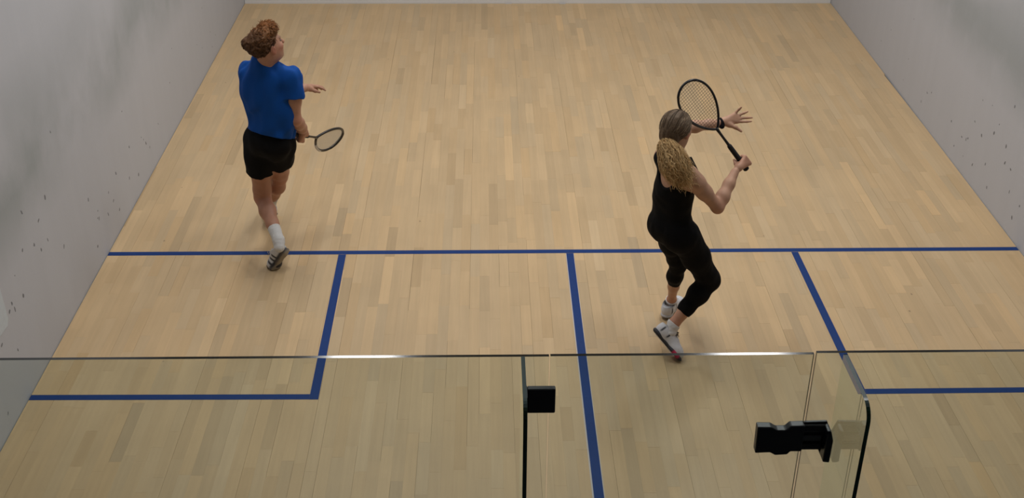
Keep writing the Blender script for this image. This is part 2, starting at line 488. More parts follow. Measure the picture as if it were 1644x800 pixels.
def build_glass():
    gw = tag(empty('window_1', (3.2, 0, 0)), 'frameless toughened glass back wall of the court', kind='structure')
    pane('glass_pane', 0.003, 0.946, 0.0, 2.116, gw)
    pane('glass_pane', 0.950, 2.8165, 0.0, 2.116, gw)
    pane('glass_pane', 3.622, 5.40, 0.0, 2.122, gw)
    pane('glass_pane', 5.404, xr(0) - .003, 0.0, 2.122, gw)
    fin('glass_fin', 2.738, gw, y1=-0.275)
    fin('glass_fin', 3.708, gw, y1=-0.285)
    dr = tag(empty('door_1', (2.82, 0, 0)), 'frameless glass court door with black hinge and lock', kind='structure')
    pane('door_leaf', 2.8205, 3.6145, 0.012, 2.117, dr)
    # hinge: black clamp block bridging the fin and the door leaf
    for zc in (1.965, 0.35):
        h = empty_part('hinge', dr)
        m = MB(); m.box((2.752, -0.034, zc - .045), (2.838, -GT, zc + .045)); bevel(m.build('clamp_plate', M_BLACK, h), .004)
        m = MB(); m.box((2.745, -0.075, zc - .07), (2.752, -GT, zc + .045)); bevel(m.build('fin_bracket', M_BLACK, h), .002)
        m = MB(); m.box((2.752, 0.0, zc - .045), (2.838, 0.010, zc + .022)); bevel(m.build('inner_plate', M_BLACK, h), .003)
    # lock case with pull handle, and its strike box on the fixed pane
    lk = empty_part('lock', dr)
    poly = [(3.465, 1.865), (3.467, 1.763), (3.514, 1.765), (3.531, 1.754), (3.569, 1.756), (3.578, 1.768), (3.613, 1.768), (3.613, 1.869), (3.568, 1.868), (3.555, 1.852), (3.526, 1.852), (3.509, 1.864)]
    m = MB(); prism_y(m, poly, -0.042, -GT); bevel(m.build('lock_case', M_BLACK, lk), .004)
    m = MB(); m.box((3.480, 0.0, 1.766), (3.605, 0.012, 1.830)); bevel(m.build('inner_plate', M_BLACK, lk), .004)
    st = empty_part('strike_box', gw)
    outer = [(3.6135, 1.869), (3.6135, 1.768), (3.668, 1.767), (3.680, 1.738), (3.700, 1.738), (3.701, 1.828), (3.685, 1.871)]
    m = MB(); prism_y(m, outer, -0.024, -GT); bevel(m.build('strike_plate', M_BLACK, st), .003)
    # raised rim left around a long finger slot
    m = MB()
    m.box((3.585, -0.036, 1.838), (3.688, -0.024, 1.866)); bevel(m.build('handle_rim', M_BLACK, st), .006)
    m = MB(); m.box((3.585, -0.040, 1.772), (3.676, -0.024, 1.794)); bevel(m.build('handle_rim', M_BLACK, st), .006)
    m = MB(); prism_y(m, [(3.676, 1.866), (3.676, 1.745), (3.698, 1.742), (3.699, 1.828), (3.688, 1.866)], -0.066, -0.024); bevel(m.build('handle_end', M_BLACK, st), .004)
    m = MB(); m.box((3.590, -0.030, 1.800), (3.672, -0.024, 1.822)); bevel(m.build('pull_bar', M_BLACK2, st), .002)
def empty_part(name, parent):
    o = bpy.data.objects.new(name, None); COL.objects.link(o)
    o.parent = parent; o.matrix_parent_inverse = parent.matrix_world.inverted(); o.empty_display_size = .05
    bpy.context.view_layer.update()
    return o
build_glass()

# ------------------------------------------------------------------ ceiling lamps
def ceiling_light(x, y):
    r = tag(empty('ceiling_light', (x, y, CEIL_Z)), 'rectangular white lamp fixed to the court ceiling', 'lamp', 'ceiling lamps above the court')
    m = MB(); m.box((x - .27, y - .62, CEIL_Z - .06), (x + .27, y + .62, CEIL_Z)); bevel(m.build('housing', M_CEIL, r), .006)
    m = MB(); m.box((x - .25, y - .60, CEIL_Z - .066), (x + .25, y + .60, CEIL_Z - .0601)); m.build('diffuser', M_DIFF, r)
    l = bpy.data.lights.new('lamp_glow', 'AREA'); l.shape = 'RECTANGLE'; l.size = .5; l.size_y = 1.2
    l.energy = LAMP_W; l.color = (1.0, 0.998, 0.995)
    lo = bpy.data.objects.new('lamp_glow', l); COL.objects.link(lo); lo.location = (x, y, CEIL_Z - .075)
    lo.parent = r; lo.matrix_parent_inverse = r.matrix_world.inverted()
for yy in (3.1, 5.2, 7.3):
    for xx in (1.6, 4.8):
        ceiling_light(xx, yy)
# ------------------------------------------------------------------ implicit-surface modelling for bodies and clothes
V = lambda *a: np.array(a, dtype=np.float64)
def unit(v): return v / (np.linalg.norm(v) + 1e-12)

def rcone(a, b, ra, rb, flat=None, k=0.02):
    """tapered capsule; flat = (axis, factor) squashes it along an axis"""
    a = np.asarray(a, float); b = np.asarray(b, float)
    ba = b - a; L2 = ba @ ba + 1e-12
    R = max(ra, rb) * (max(1.0, flat[1]) if flat else 1.0)
    def fn(P):
        pa = P - a.astype(np.float32)
        t = np.clip((pa @ ba.astype(np.float32)) / L2, 0, 1)
        q = pa - t[..., None] * ba.astype(np.float32)
        if flat:
            n = unit(np.asarray(flat[0], float)).astype(np.float32)
            c = q @ n
            q = q + (c * (1.0 / flat[1] - 1.0))[..., None] * n
        d = np.sqrt((q * q).sum(-1)) - (ra + (rb - ra) * t)
        return d * (min(1.0, flat[1]) if flat else 1.0)
    return fn, np.minimum(a, b) - R, np.maximum(a, b) + R, k

def ellip(c, r, A, k=0.02):
    """ellipsoid with centre c, radii r along the three unit rows of A"""
    c = np.asarray(c, float); A = np.array([unit(np.asarray(x, float)) for x in A]); r = np.asarray(r, float)
    ext = np.sqrt(((A * r[:, None]) ** 2).sum(0))
    def fn(P):
        q = (P - c.astype(np.float32)) @ A.T.astype(np.float32)
        k0 = np.sqrt(((q / r.astype(np.float32)) ** 2).sum(-1)) + 1e-6
        k1 = np.sqrt(((q / (r * r).astype(np.float32)) ** 2).sum(-1)) + 1e-6
        return k0 * (k0 - 1) / k1
    return fn, c - ext, c + ext, k

def chain(pts, rs, k=0.02, flat=None):
    return [rcone(pts[i], pts[i + 1], rs[i], rs[i + 1], flat, k) for i in range(len(pts) - 1)]

def off(p, d):
    fn, lo, hi, k = p
    return (lambda P: fn(P) - d), lo - d, hi + d, k

def cut(p, point, normal):
    """keep the side of the plane that the normal points away from"""
    fn, lo, hi, k = p
    n = unit(np.asarray(normal, float)).astype(np.float32); c = np.asarray(point, float).astype(np.float32)
    return (lambda P: np.maximum(fn(P), (P - c) @ n)), lo, hi, k

FAR = 0.08
class Field:
    def __init__(s, prims, h, pad=0.03):
        s.h = h
        lo = np.min([p[1] for p in prims], 0) - pad; hi = np.max([p[2] for p in prims], 0) + pad
        s.lo = lo
        s.n = np.ceil((hi - lo) / h).astype(int) + 1
        s.F = np.full(s.n, FAR, np.float32)
        for p in prims: s.add(p)
    def clone(s):
        o = object.__new__(Field); o.h, o.lo, o.n, o.F = s.h, s.lo, s.n, np.full(s.n, FAR, np.float32); return o
    def sub(s, lo, hi, m):
        i0 = np.clip(np.floor((lo - m - s.lo) / s.h).astype(int), 0, s.n - 1)
        i1 = np.clip(np.ceil((hi + m - s.lo) / s.h).astype(int) + 1, 1, s.n)
        sl = tuple(slice(a, b) for a, b in zip(i0, i1))
        ax = [(np.arange(a, b) * s.h + s.lo[i]).astype(np.float32) for i, (a, b) in enumerate(zip(i0, i1))]
        P = np.stack(np.meshgrid(*ax, indexing='ij'), -1)
        return sl, P
    def add(s, p):
        fn, lo, hi, k = p
        sl, P = s.sub(lo, hi, k + 0.025)
        if P.size == 0: return
        d = np.minimum(fn(P), FAR); f = s.F[sl]
        t = np.clip(0.5 + 0.5 * (f - d) / k, 0, 1)
        s.F[sl] = f * (1 - t) + d * t - k * t * (1 - t)
    def carve(s, p, k=0.004):
        fn, lo, hi, _ = p
        sl, P = s.sub(lo, hi, 0.03)
        if P.size == 0: return
        d = -fn(P); f = s.F[sl]
        t = np.clip(0.5 - 0.5 * (f - d) / k, 0, 1)
        s.F[sl] = f * (1 - t) + d * t + k * t * (1 - t)
    def all_points(s):
        return s.sub(s.lo, s.lo + (s.n - 1) * s.h, 0)[1]
    def clip(s, point, normal):
        n = unit(np.asarray(normal, float)); c = np.asarray(point, float)
        ax = [np.arange(s.n[i]) * s.h + s.lo[i] - c[i] for i in range(3)]
        d = ax[0][:, None, None] * n[0] + ax[1][None, :, None] * n[1] + ax[2][None, None, :] * n[2]
        s.F = np.maximum(s.F, d.astype(np.float32))
    def wrinkle(s, amp, freq, seed, stretch=(1, 1, 1), warp=0.6):
        rg = np.random.default_rng(seed)
        idx = np.argwhere(np.abs(s.F) < 0.035)
        P = idx * s.h + s.lo
        n = np.zeros(len(P))
        Q = P * np.asarray(stretch)
        wv = sum(np.sin(Q @ rg.normal(0, 1, 3) * freq * .5 + rg.uniform(0, 6)) for _ in range(3)) * warp
        for o in range(4):
            d = unit(rg.normal(0, 1, 3) * np.asarray(stretch)) * np.asarray(stretch)
            n += np.sin(P @ d * freq * (1 + .55 * o) + wv + rg.uniform(0, 6)) / (1 + .5 * o)
        s.F[tuple(idx.T)] += (amp * n / 2).astype(np.float32)
    def mesh(s):
        F, h = s.F, s.h
        neg = F < 0
        c = np.zeros(tuple(np.array(F.shape) - 1), np.int8)
        for a in (0, 1):
            for b in (0, 1):
                for d in (0, 1):
                    c += neg[a:a + c.shape[0], b:b + c.shape[1], d:d + c.shape[2]]
        act = np.argwhere((c > 0) & (c < 8))
        idm = np.full(c.shape, -1, np.int32); idm[tuple(act.T)] = np.arange(len(act))
        corners = np.array([[i, j, k] for i in (0, 1) for j in (0, 1) for k in (0, 1)])
        vals = np.stack([F[tuple((act + o).T)] for o in corners], 1)
        acc = np.zeros((len(act), 3)); cnt = np.zeros(len(act))
        for i in range(8):
            for j in range(i + 1, 8):
                df = corners[j] - corners[i]
                if np.abs(df).sum() != 1: continue
                a, b = vals[:, i], vals[:, j]
                x = (a < 0) != (b < 0)
                t = np.where(x, a / np.where(x, a - b, 1), 0)
                acc += np.where(x[:, None], corners[i] + t[:, None] * df, 0); cnt += x
        verts = (act + acc / cnt[:, None]) * h + s.lo
        quads = []
        for ax in range(3):
            u, w = (ax + 1) % 3, (ax + 2) % 3
            sl0 = [slice(None)] * 3; sl1 = [slice(None)] * 3
            sl0[ax] = slice(0, -1); sl1[ax] = slice(1, None)
            n0, n1 = neg[tuple(sl0)], neg[tuple(sl1)]
            e = np.argwhere(n0 != n1)
            ok = (e[:, u] > 0) & (e[:, w] > 0) & (e[:, u] < F.shape[u] - 1) & (e[:, w] < F.shape[w] - 1)
            e = e[ok]
            inside = n0[tuple(e.T)]
            du = np.zeros(3, int); du[u] = 1; dw = np.zeros(3, int); dw[w] = 1
            q = np.stack([idm[tuple((e - du - dw).T)], idm[tuple((e - dw).T)], idm[tuple(e.T)], idm[tuple((e - du).T)]], 1)
            q[~inside] = q[~inside][:, ::-1]
            quads.append(q)
        return verts, np.concatenate(quads)
    def build(s, name, mat, parent, tone=None):
        v, f = s.mesh()
        t = tone(v) if callable(tone) else (np.broadcast_to(np.array(tone), (len(v), 3)) if tone is not None else None)
        return link_mesh(name, v, f, mat, parent, True, t)

def blob(v, c, r):
    """soft weight around a point, for lips, cheeks and elbows"""
    return np.exp(-((v - np.asarray(c)) ** 2).sum(1) / (r * r))[:, None]

M_SKIN = attr_mat('skin', 0.5, 0.35, sss=0.08, noise=0.08, scale=25)
M_HAIR = attr_mat('hair', 0.6, 0.25, noise=0.25, scale=120)
M_CLOTH = attr_mat('knit cloth', 0.75, 0.2, noise=0.05, scale=150, sheen=0.0)
M_BLACKCLOTH = attr_mat('black sports cloth', 0.8, 0.12, noise=0.12, scale=90)
M_SHOE = attr_mat('shoe upper', 0.55, 0.3, noise=0.06, scale=80)
M_SOLE = attr_mat('shoe sole', 0.7, 0.25, noise=0.1, scale=60)
M_EYE = plain('eye white', (0.7, 0.68, 0.66), 0.2, noise=0.05)

# ---- body pieces -----------------------------------------------------------------
class Head:
    def __init__(s, c, f, u, size=1.0):
        s.c = np.asarray(c, float); s.f = unit(np.asarray(f, float))
        s.r = unit(np.cross(s.f, u)); s.u = np.cross(s.r, s.f); s.s = size
        s.A = (s.r, s.f, s.u)
    def p(s, a, b, c): return s.c + s.s * (a * s.r + b * s.f + c * s.u)
    def loc(s, P): return np.stack([(P - s.c) @ s.r, (P - s.c) @ s.f, (P - s.c) @ s.u], -1) / s.s
    def prims(s, neck, rn0, rn1):
        S = s.s; A = s.A
        e = lambda c, r, k=0.02: ellip(s.p(*c), np.array(r) * S, A, k)
        out = [e((0, -.015, .03), (.073, .094, .085)), e((0, .03, -.03), (.060, .066, .083), .03),
               e((0, .035, -.075), (.047, .05, .038), .025), e((0, .070, -.096), (.022, .017, .015)),
               rcone(s.p(0, .090, .008), s.p(0, .112, -.030), .008 * S, .013 * S, k=.012),
               e((0, .082, .022), (.048, .014, .010), .015),
               e((.036, .064, -.024), (.022, .022, .02)), e((-.036, .064, -.024), (.022, .022, .02)),
               e((0, .092, -.056), (.022, .009, .006), .008), e((0, .090, -.068), (.020, .009, .007), .008)]
        for sg in (1, -1):
            out.append(ellip(s.p(sg * .073, -.006, -.008), V(.008, .018, .031) * S,
                             (s.r + sg * -.35 * s.f, s.f + sg * .35 * s.r, s.u), .006))
            out.append(ellip(s.p(sg * .071, .002, -.032), V(.007, .009, .009) * S, A, .006))
        out += [rcone(neck - .03 * s.u, s.p(0, -.025, -.05), rn0, rn1, k=.035)]
        return out
    def carve_face(s, F):
        for sg in (1, -1):
            F.carve(ellip(s.p(sg * .032, .096, .006), V(.016, .012, .010) * s.s, s.A), .008)
            F.carve(ellip(s.p(sg * .084, -.002, -.006), V(.006, .009, .016) * s.s, s.A), .006)
        F.carve(ellip(s.p(0, .104, -.062), V(.019, .006, .0022) * s.s, s.A), .004)
    def tint(s, v, t):
        L = s.loc(v)
        lips = np.exp(-((L[:, 0] / .022) ** 2 + ((L[:, 1] - .095) / .014) ** 2 + ((L[:, 2] + .062) / .010) ** 2) ** 2)[:, None]
        t = t * (1 - lips) + V(.36, .13, .11) * lips
        for sg in (1, -1):
            b = np.exp(-(((L[:, 0] - sg * .033) / .020) ** 2 + ((L[:, 1] - .086) / .02) ** 2 + ((L[:, 2] - .027) / .006) ** 2) ** 2)[:, None]
            t = t * (1 - .8 * b) + s.brow * .8 * b
            ck = np.exp(-(((L[:, 0] - sg * .045) / .03) ** 2 + ((L[:, 1] - .06) / .04) ** 2 + ((L[:, 2] + .03) / .025) ** 2))[:, None]
            t = t * (1 - .2 * ck * V(0, 1, 1))
            er = np.exp(-(((L[:, 0] - sg * .077) / .012) ** 2 + ((L[:, 1] + .004) / .025) ** 2 + ((L[:, 2] + .008) / .04) ** 2))[:, None]
            t = t * (1 - .25 * er * V(0, 1, 1))
        return t
    def eyes(s, parent):
        for sg in (1, -1):
            m = MB(); c = s.p(sg * .032, .0765, .006); R = .0125 * s.s
            n, k = 10, 6
            v = []
            for i in range(k + 1):
                for j in range(n):
                    a, b = math.pi * i / k, 2 * math.pi * j / n
                    v.append(c + R * (math.cos(a) * s.f + math.sin(a) * (math.cos(b) * s.r + math.sin(b) * s.u)))
            cols = [(.03, .025, .02) if i <= 1 else (.22, .17, .145) for i in range(k + 1) for j in range(n)]
            m.add(v, [(i * n + j, (i + 1) * n + j, (i + 1) * n + (j + 1) % n, i * n + (j + 1) % n) for i in range(k) for j in range(n)])
            m.c = cols
            m.build('eye', M_HAIR, parent, True)

def arm(sh, el, wr, S, bulk=1.0):
    d = unit(el - sh); e = unit(wr - el)
    out = chain([sh, sh + d * .06, sh + (el - sh) * .5, el], [.052 * bulk, .053 * bulk, .045 * bulk, .036 * bulk], .03)
    out += chain([el, el + (wr - el) * .28, el + (wr - el) * .65, wr], [.037 * bulk, .041 * bulk, .034 * bulk, .026 * bulk], .025)
    return out

def leg(hip, kn, an, back, bulk=1.0, cap=(.022, .036)):
    out = chain([hip, hip + (kn - hip) * .45, hip + (kn - hip) * .85, kn], [.088 * bulk, .076 * bulk, .058 * bulk, .054 * bulk], .03)
    s = an - kn
    out += chain([kn, kn + s * .28 + back * .014, kn + s * .6 + back * .006, an], [.052 * bulk, .055 * bulk, .041 * bulk, .031 * bulk], .025)
    out.append(ellip(kn - back * cap[0], V(cap[1], cap[1], cap[1]) * bulk, np.eye(3), .04))
    return out

def grip(c, axis, wrist, pal, S=1.0):
    """right hand closed round a handle: c grip centre, pal = side on which the palm lies"""
    ax = unit(axis); w = c - wrist; w = unit(w - ax * (w @ ax)); p = pal - ax * (pal @ ax); p = unit(p - w * (p @ w))
    Q = lambda x, y, s: c + S * (x * w + y * p + s * ax)
    out = []
    for i, (s, ln) in enumerate(((.028, 1.0), (.009, 1.05), (-.010, 1.0), (-.028, .88))):
        kn = Q(.020, .029, s)
        out += chain([wrist + (c - wrist) * .25 + .008 * p, kn], [.017 * S, .0115 * S], .016)
        out += chain([kn, Q(.034 * ln, .004, s * .97), Q(.020 * ln, -.024, s * .95), Q(-.006, -.026, s * .93)], [.0105 * S, .0092 * S, .0085 * S, .0072 * S], .006)
    out += chain([wrist + (c - wrist) * .35, Q(-.030, .010, .012), Q(-.030, -.014, .034), Q(-.008, -.028, .046)], [.020 * S, .015 * S, .0105 * S, .008 * S], .012)
    return out

def open_hand(wr, fingers, thumb, r=0.0085):
    out = []
    for f in fingers:
        out += chain([wr, f[0]], [.018, .0125], .016)
        out += chain(f, [r * 1.1, r, r * .95, r * .75][:len(f)], .005)
    out += chain([wr] + thumb, [.018, .015, .0105, .008], .012)
    return out

# ---- shoes ------------------------------------------------------------------------
def shoe(parent, heel, toe, ankle, L, W, cols, seed=0, kind='man', floor_toe=True, up_hint=None):
    """trainer bent at the ball of the foot when the heel is lifted; heel and toe are sole points"""
    heel = np.asarray(heel, float); toe = np.asarray(toe, float); ankle = np.asarray(ankle, float)
    hd = toe - heel; flat = unit(V(hd[0], hd[1], 0))
    lifted = floor_toe and heel[2] > .08
    if lifted:
        toe = V(toe[0], toe[1], 0.001)
        ball = toe - flat * (L * .27)
        f1 = unit(ball - heel); f2 = flat
        heel = ball - f1 * L * .73
    else:
        f1 = f2 = unit(hd); ball = heel + f1 * L * .73
    def frame(f):
        up = ankle - heel if not lifted else V(0, 0, 1)
        side = unit(np.cross(f, V(0, 0, 1) if up_hint is None else up_hint))
        up = np.cross(side, f)
        return f, side, up
    f1, s1, u1 = frame(f1); f2, s2, u2 = frame(f2)
    if lifted: u2 = V(0, 0, 1)
    A = lambda x, y, z: heel + L * x * f1 + W * y * s1 + z * u1        # rear part
    B = lambda x, y, z: ball + L * (x - .73) * f2 + W * y * s2 + z * u2  # toe part
    H = .004
    fr1, fr2 = (f1, s1, u1), (f2, s2, u2)
    # sole
    t = .024
    sp = [ellip(A(.16, 0, t * .62), (.165 * L, .40 * W, t * .85), fr1, .02), ellip(A(.42, -.02, t * .62), (.25 * L, .36 * W, t * .75), fr1, .02),
          ellip(A(.68, 0, t * .6), (.17 * L, .50 * W, t * .72), fr1, .02), ellip(B(.82, 0, t * .62), (.185 * L, .47 * W, t * .66), fr2, .02)]
    S = Field(sp, H)
    if not lifted: S.clip(heel + .0005 * u1, -u1)
    else:
        S.clip(ball + .0005 * V(0, 0, 1), V(0, 0, -1))
    # upper
    up = [ellip(A(.15, 0, .050), (.145 * L, .36 * W, .052), fr1, .03), ellip(A(.40, 0, .045), (.25 * L, .37 * W, .048), fr1, .03),
          ellip(A(.66, 0, .036), (.17 * L, .45 * W, .038), fr1, .03), ellip(B(.80, 0, .032), (.17 * L, .42 * W, .031), fr2, .03),
          rcone(A(.23, 0, .05), A(.26, 0, .100), .040, .041, (s1, .92), .025), rcone(A(.36, 0, .06), A(.52, 0, .055), .036, .030, None, .02)]
    U = Field(up, H)
    col_p = A(.26, 0, .092)
    U.clip(col_p, unit(u1 + .30 * f1 * -1 + 0 * s1) if kind == 'man' else unit(u1 - .2 * f1))
    U.carve(rcone(A(.25, 0, .075), A(.25, 0, .14), .032, .034), .006)
    dark, main, lining, accent, solec, edge = cols
    def tone(v):
        q = v - heel
        x = q @ f1 / L; y = q @ s1 / W; z = q @ u1
        tcol = np.tile(main, (len(v), 1))
        def paint(w, c):
            nonlocal tcol
            w = np.clip(w, 0, 1)[:, None]; tcol = tcol * (1 - w) + c * w
        st = lambda e, s=.006: 1 / (1 + np.exp(-np.clip(e / s, -30, 30)))
        if kind == 'man':
            for a in (.34, .47, .60):            # slanting dark side stripes
                paint(st(.030 - np.abs(x - a - .9 * (z - .05)), .006) * st(z - .026, .002) * st(.075 - z, .003) * (np.abs(y) > .16), dark)
            paint(st(.13 - x, .01) * st(z - .062, .004), dark)      # heel tab
            paint(st(.034 - z, .002) * st(.72 - x, .02), dark * .9 + .02)
            paint(st(x - .86, .02) * st(.045 - z, .004), dark)
        else:
            paint(st(.022 - np.abs(x - .34 - .5 * (z - .05)), .004) * st(z - .035, .003) * st(.080 - z, .003) * (np.abs(y) > .15), dark)
            paint(st(.020 - np.abs(x - .13 - .3 * (z - .05)), .004) * st(z - .034, .003) * st(.074 - z, .003) * (np.abs(y) > .12), dark)
            paint(st(z - .083, .0025) * st(.5 - x, .02), dark)      # dark collar
            paint(st(x - .84, .02) * st(.040 - z, .004) * (y < .1), accent)
        return tcol
    up_o = U.build('shoe', M_SHOE, parent, tone)
    def stone(v):
        z = (v - heel) @ u1
        w = 1 / (1 + np.exp(-(z - .010) / .002))
        c = solec[None] * (1 - w[:, None]) + edge[None] * w[:, None]
        if kind != 'man':
            x = ((v - heel) @ f1 / L)[:, None]; a = np.clip((x - .66) / .03, 0, 1) * np.clip((.90 - x) / .03, 0, 1)
            c = c * (1 - a) + accent[None] * a
        return c
    S.build('sole', M_SOLE, up_o, stone)
    m = MB()
    for i in range(5):
        x = .46 + .065 * i
        z = .094 - .0085 * i if i < 4 else .066
        pts = [A(x - .01, -.24, z - .016), A(x, -.12, z - .002), A(x + .012, 0, z + .002), A(x + .022, .12, z - .002), A(x + .03, .24, z - .016)]
        m.tube(pts, .0028, 5)
    a0 = A(.44, 0, .100)
    for sg in (1, -1):
        m.tube([a0, a0 + .02 * sg * s1 + .012 * u1, a0 + .035 * sg * s1 + .004 * u1, a0 + .02 * sg * s1 - .002 * u1 + .01 * f1], .0022, 5)
        m.tube([a0, a0 + .015 * sg * s1 + .012 * f1, a0 + .028 * sg * s1 - .006 * u1 + .02 * f1], .002, 5)
    m.c = [tuple(dark if kind != 'man' else main * .9)] * len(m.v)
    m.build('laces', M_SHOE, up_o, True)
    return up_o

def sock(parent, an, toward_knee, length, r0, r1, foot_dir, col):
    d = unit(toward_knee - an)
    pr = chain([an - d * .05 + foot_dir * .02, an, an + d * length], [r0 * .98, r0, r1], .02)
    F = Field(pr, .0035)
    F.wrinkle(.0010, 150, 3, (1, 1, 1))
    F.clip(an + d * length, d)
    F.build('sock', M_CLOTH, parent, np.array(col))

# ---- rackets ------------------------------------------------------------------------
def racket(name, Bp, a, w, label, frame_c, string_c, accent_c, grip_c, stringr, fr=.0072):
    Bp = np.asarray(Bp, float); a = unit(np.asarray(a, float)); w = np.asarray(w, float); w = unit(w - a * (a @ w)); n = np.cross(a, w)
    root = tag(empty(name, tuple(Bp)), label, 'racket')
    s0, L, hw = .335, .685, .104
    def wd(t): return hw * (t ** .8 * (1 - t) ** .5) / (0.615385 ** .8 * (1 - 0.615385) ** .5)
    def P(s, y, z=0): return Bp + a * s + w * y + n * z
    ts = 0.5 - 0.5 * np.cos(np.linspace(0, math.pi, 34))
    right = [(s0 + (L - s0) * t, wd(t)) for t in ts]
    ring = right + [(s, -y) for s, y in right[-2:0:-1]]
    m = MB(); m.tube([P(s, y) for s, y in ring], fr, 8, closed=True); m.build('frame', frame_c, root, True)
    m = MB(); m.tube([P(s, y * 1.02 + .0, 0) for s, y in right[9:19]], fr * 1.08, 8); m.build('frame_decal', accent_c, root, True)
    m = MB(); tipr = [(s, y) for s, y in right[26:]] + [(s, -y) for s, y in right[-2:25:-1]]
    m.tube([P(s + .0005, y * 1.005) for s, y in tipr], fr * 1.1, 8); m.build('bumper', frame_c, root, True)
    m = MB(); m.tube([P(s, 0) for s in np.linspace(.18, s0 + .006, 6)], [.0105, .0088, .0078, .0078, .0085, .0105], 8); m.build('shaft', frame_c, root, True)
    m = MB(); m.tube([P(s, 0) for s in (0.0, .004, .012, .02, .10, .185, .20, .205)], [.012, .0175, .0178, .0162, .0152, .0145, .0135, .0105], 8); m.build('grip', grip_c, root, True)
    m = MB()
    tt = np.linspace(.01, .99, 200); W = wd(tt)
    for k in range(1, 23):
        t = k / 23.0; y = wd(t)
        if y < .02: continue
        s = s0 + (L - s0) * t
        m.tube([P(s, -y, .0004), P(s, y, .0004)], stringr, 4, cap=False)
    for k in range(-6, 7):
        y = k * .0145
        ok = tt[W > abs(y)]
        if len(ok) < 2: continue
        m.tube([P(s0 + (L - s0) * ok[0], y, -.0004), P(s0 + (L - s0) * ok[-1], y, -.0004)], stringr * .62, 4, cap=False)
    tag(m.build('strings', string_c, root), kind='stuff')
    return root

# ---- hair helpers ----------------------------------------------------------------------
def curls(m, rg, root, d, n, length, rad, turns, r, col, steps=10):
    d = unit(d); x = unit(np.cross(d, rg.normal(0, 1, 3))); y = np.cross(d, x)
    ph = rg.uniform(0, 6.28); t = np.linspace(0, 1, steps)
    bend = n * rg.uniform(-.5, .15)
    pts = root + np.outer(t, d) * length + np.outer(t * t, bend) * length \
        + (rad * np.minimum(1, 2.5 * t))[:, None] * (np.cos(ph + turns * 6.28 * t)[:, None] * x + np.sin(ph + turns * 6.28 * t)[:, None] * y) - 0
    pts = pts - (pts[0] - root)
    m.tube(pts, np.linspace(r, r * .55, steps), 3, c=tuple(col), cap=False)

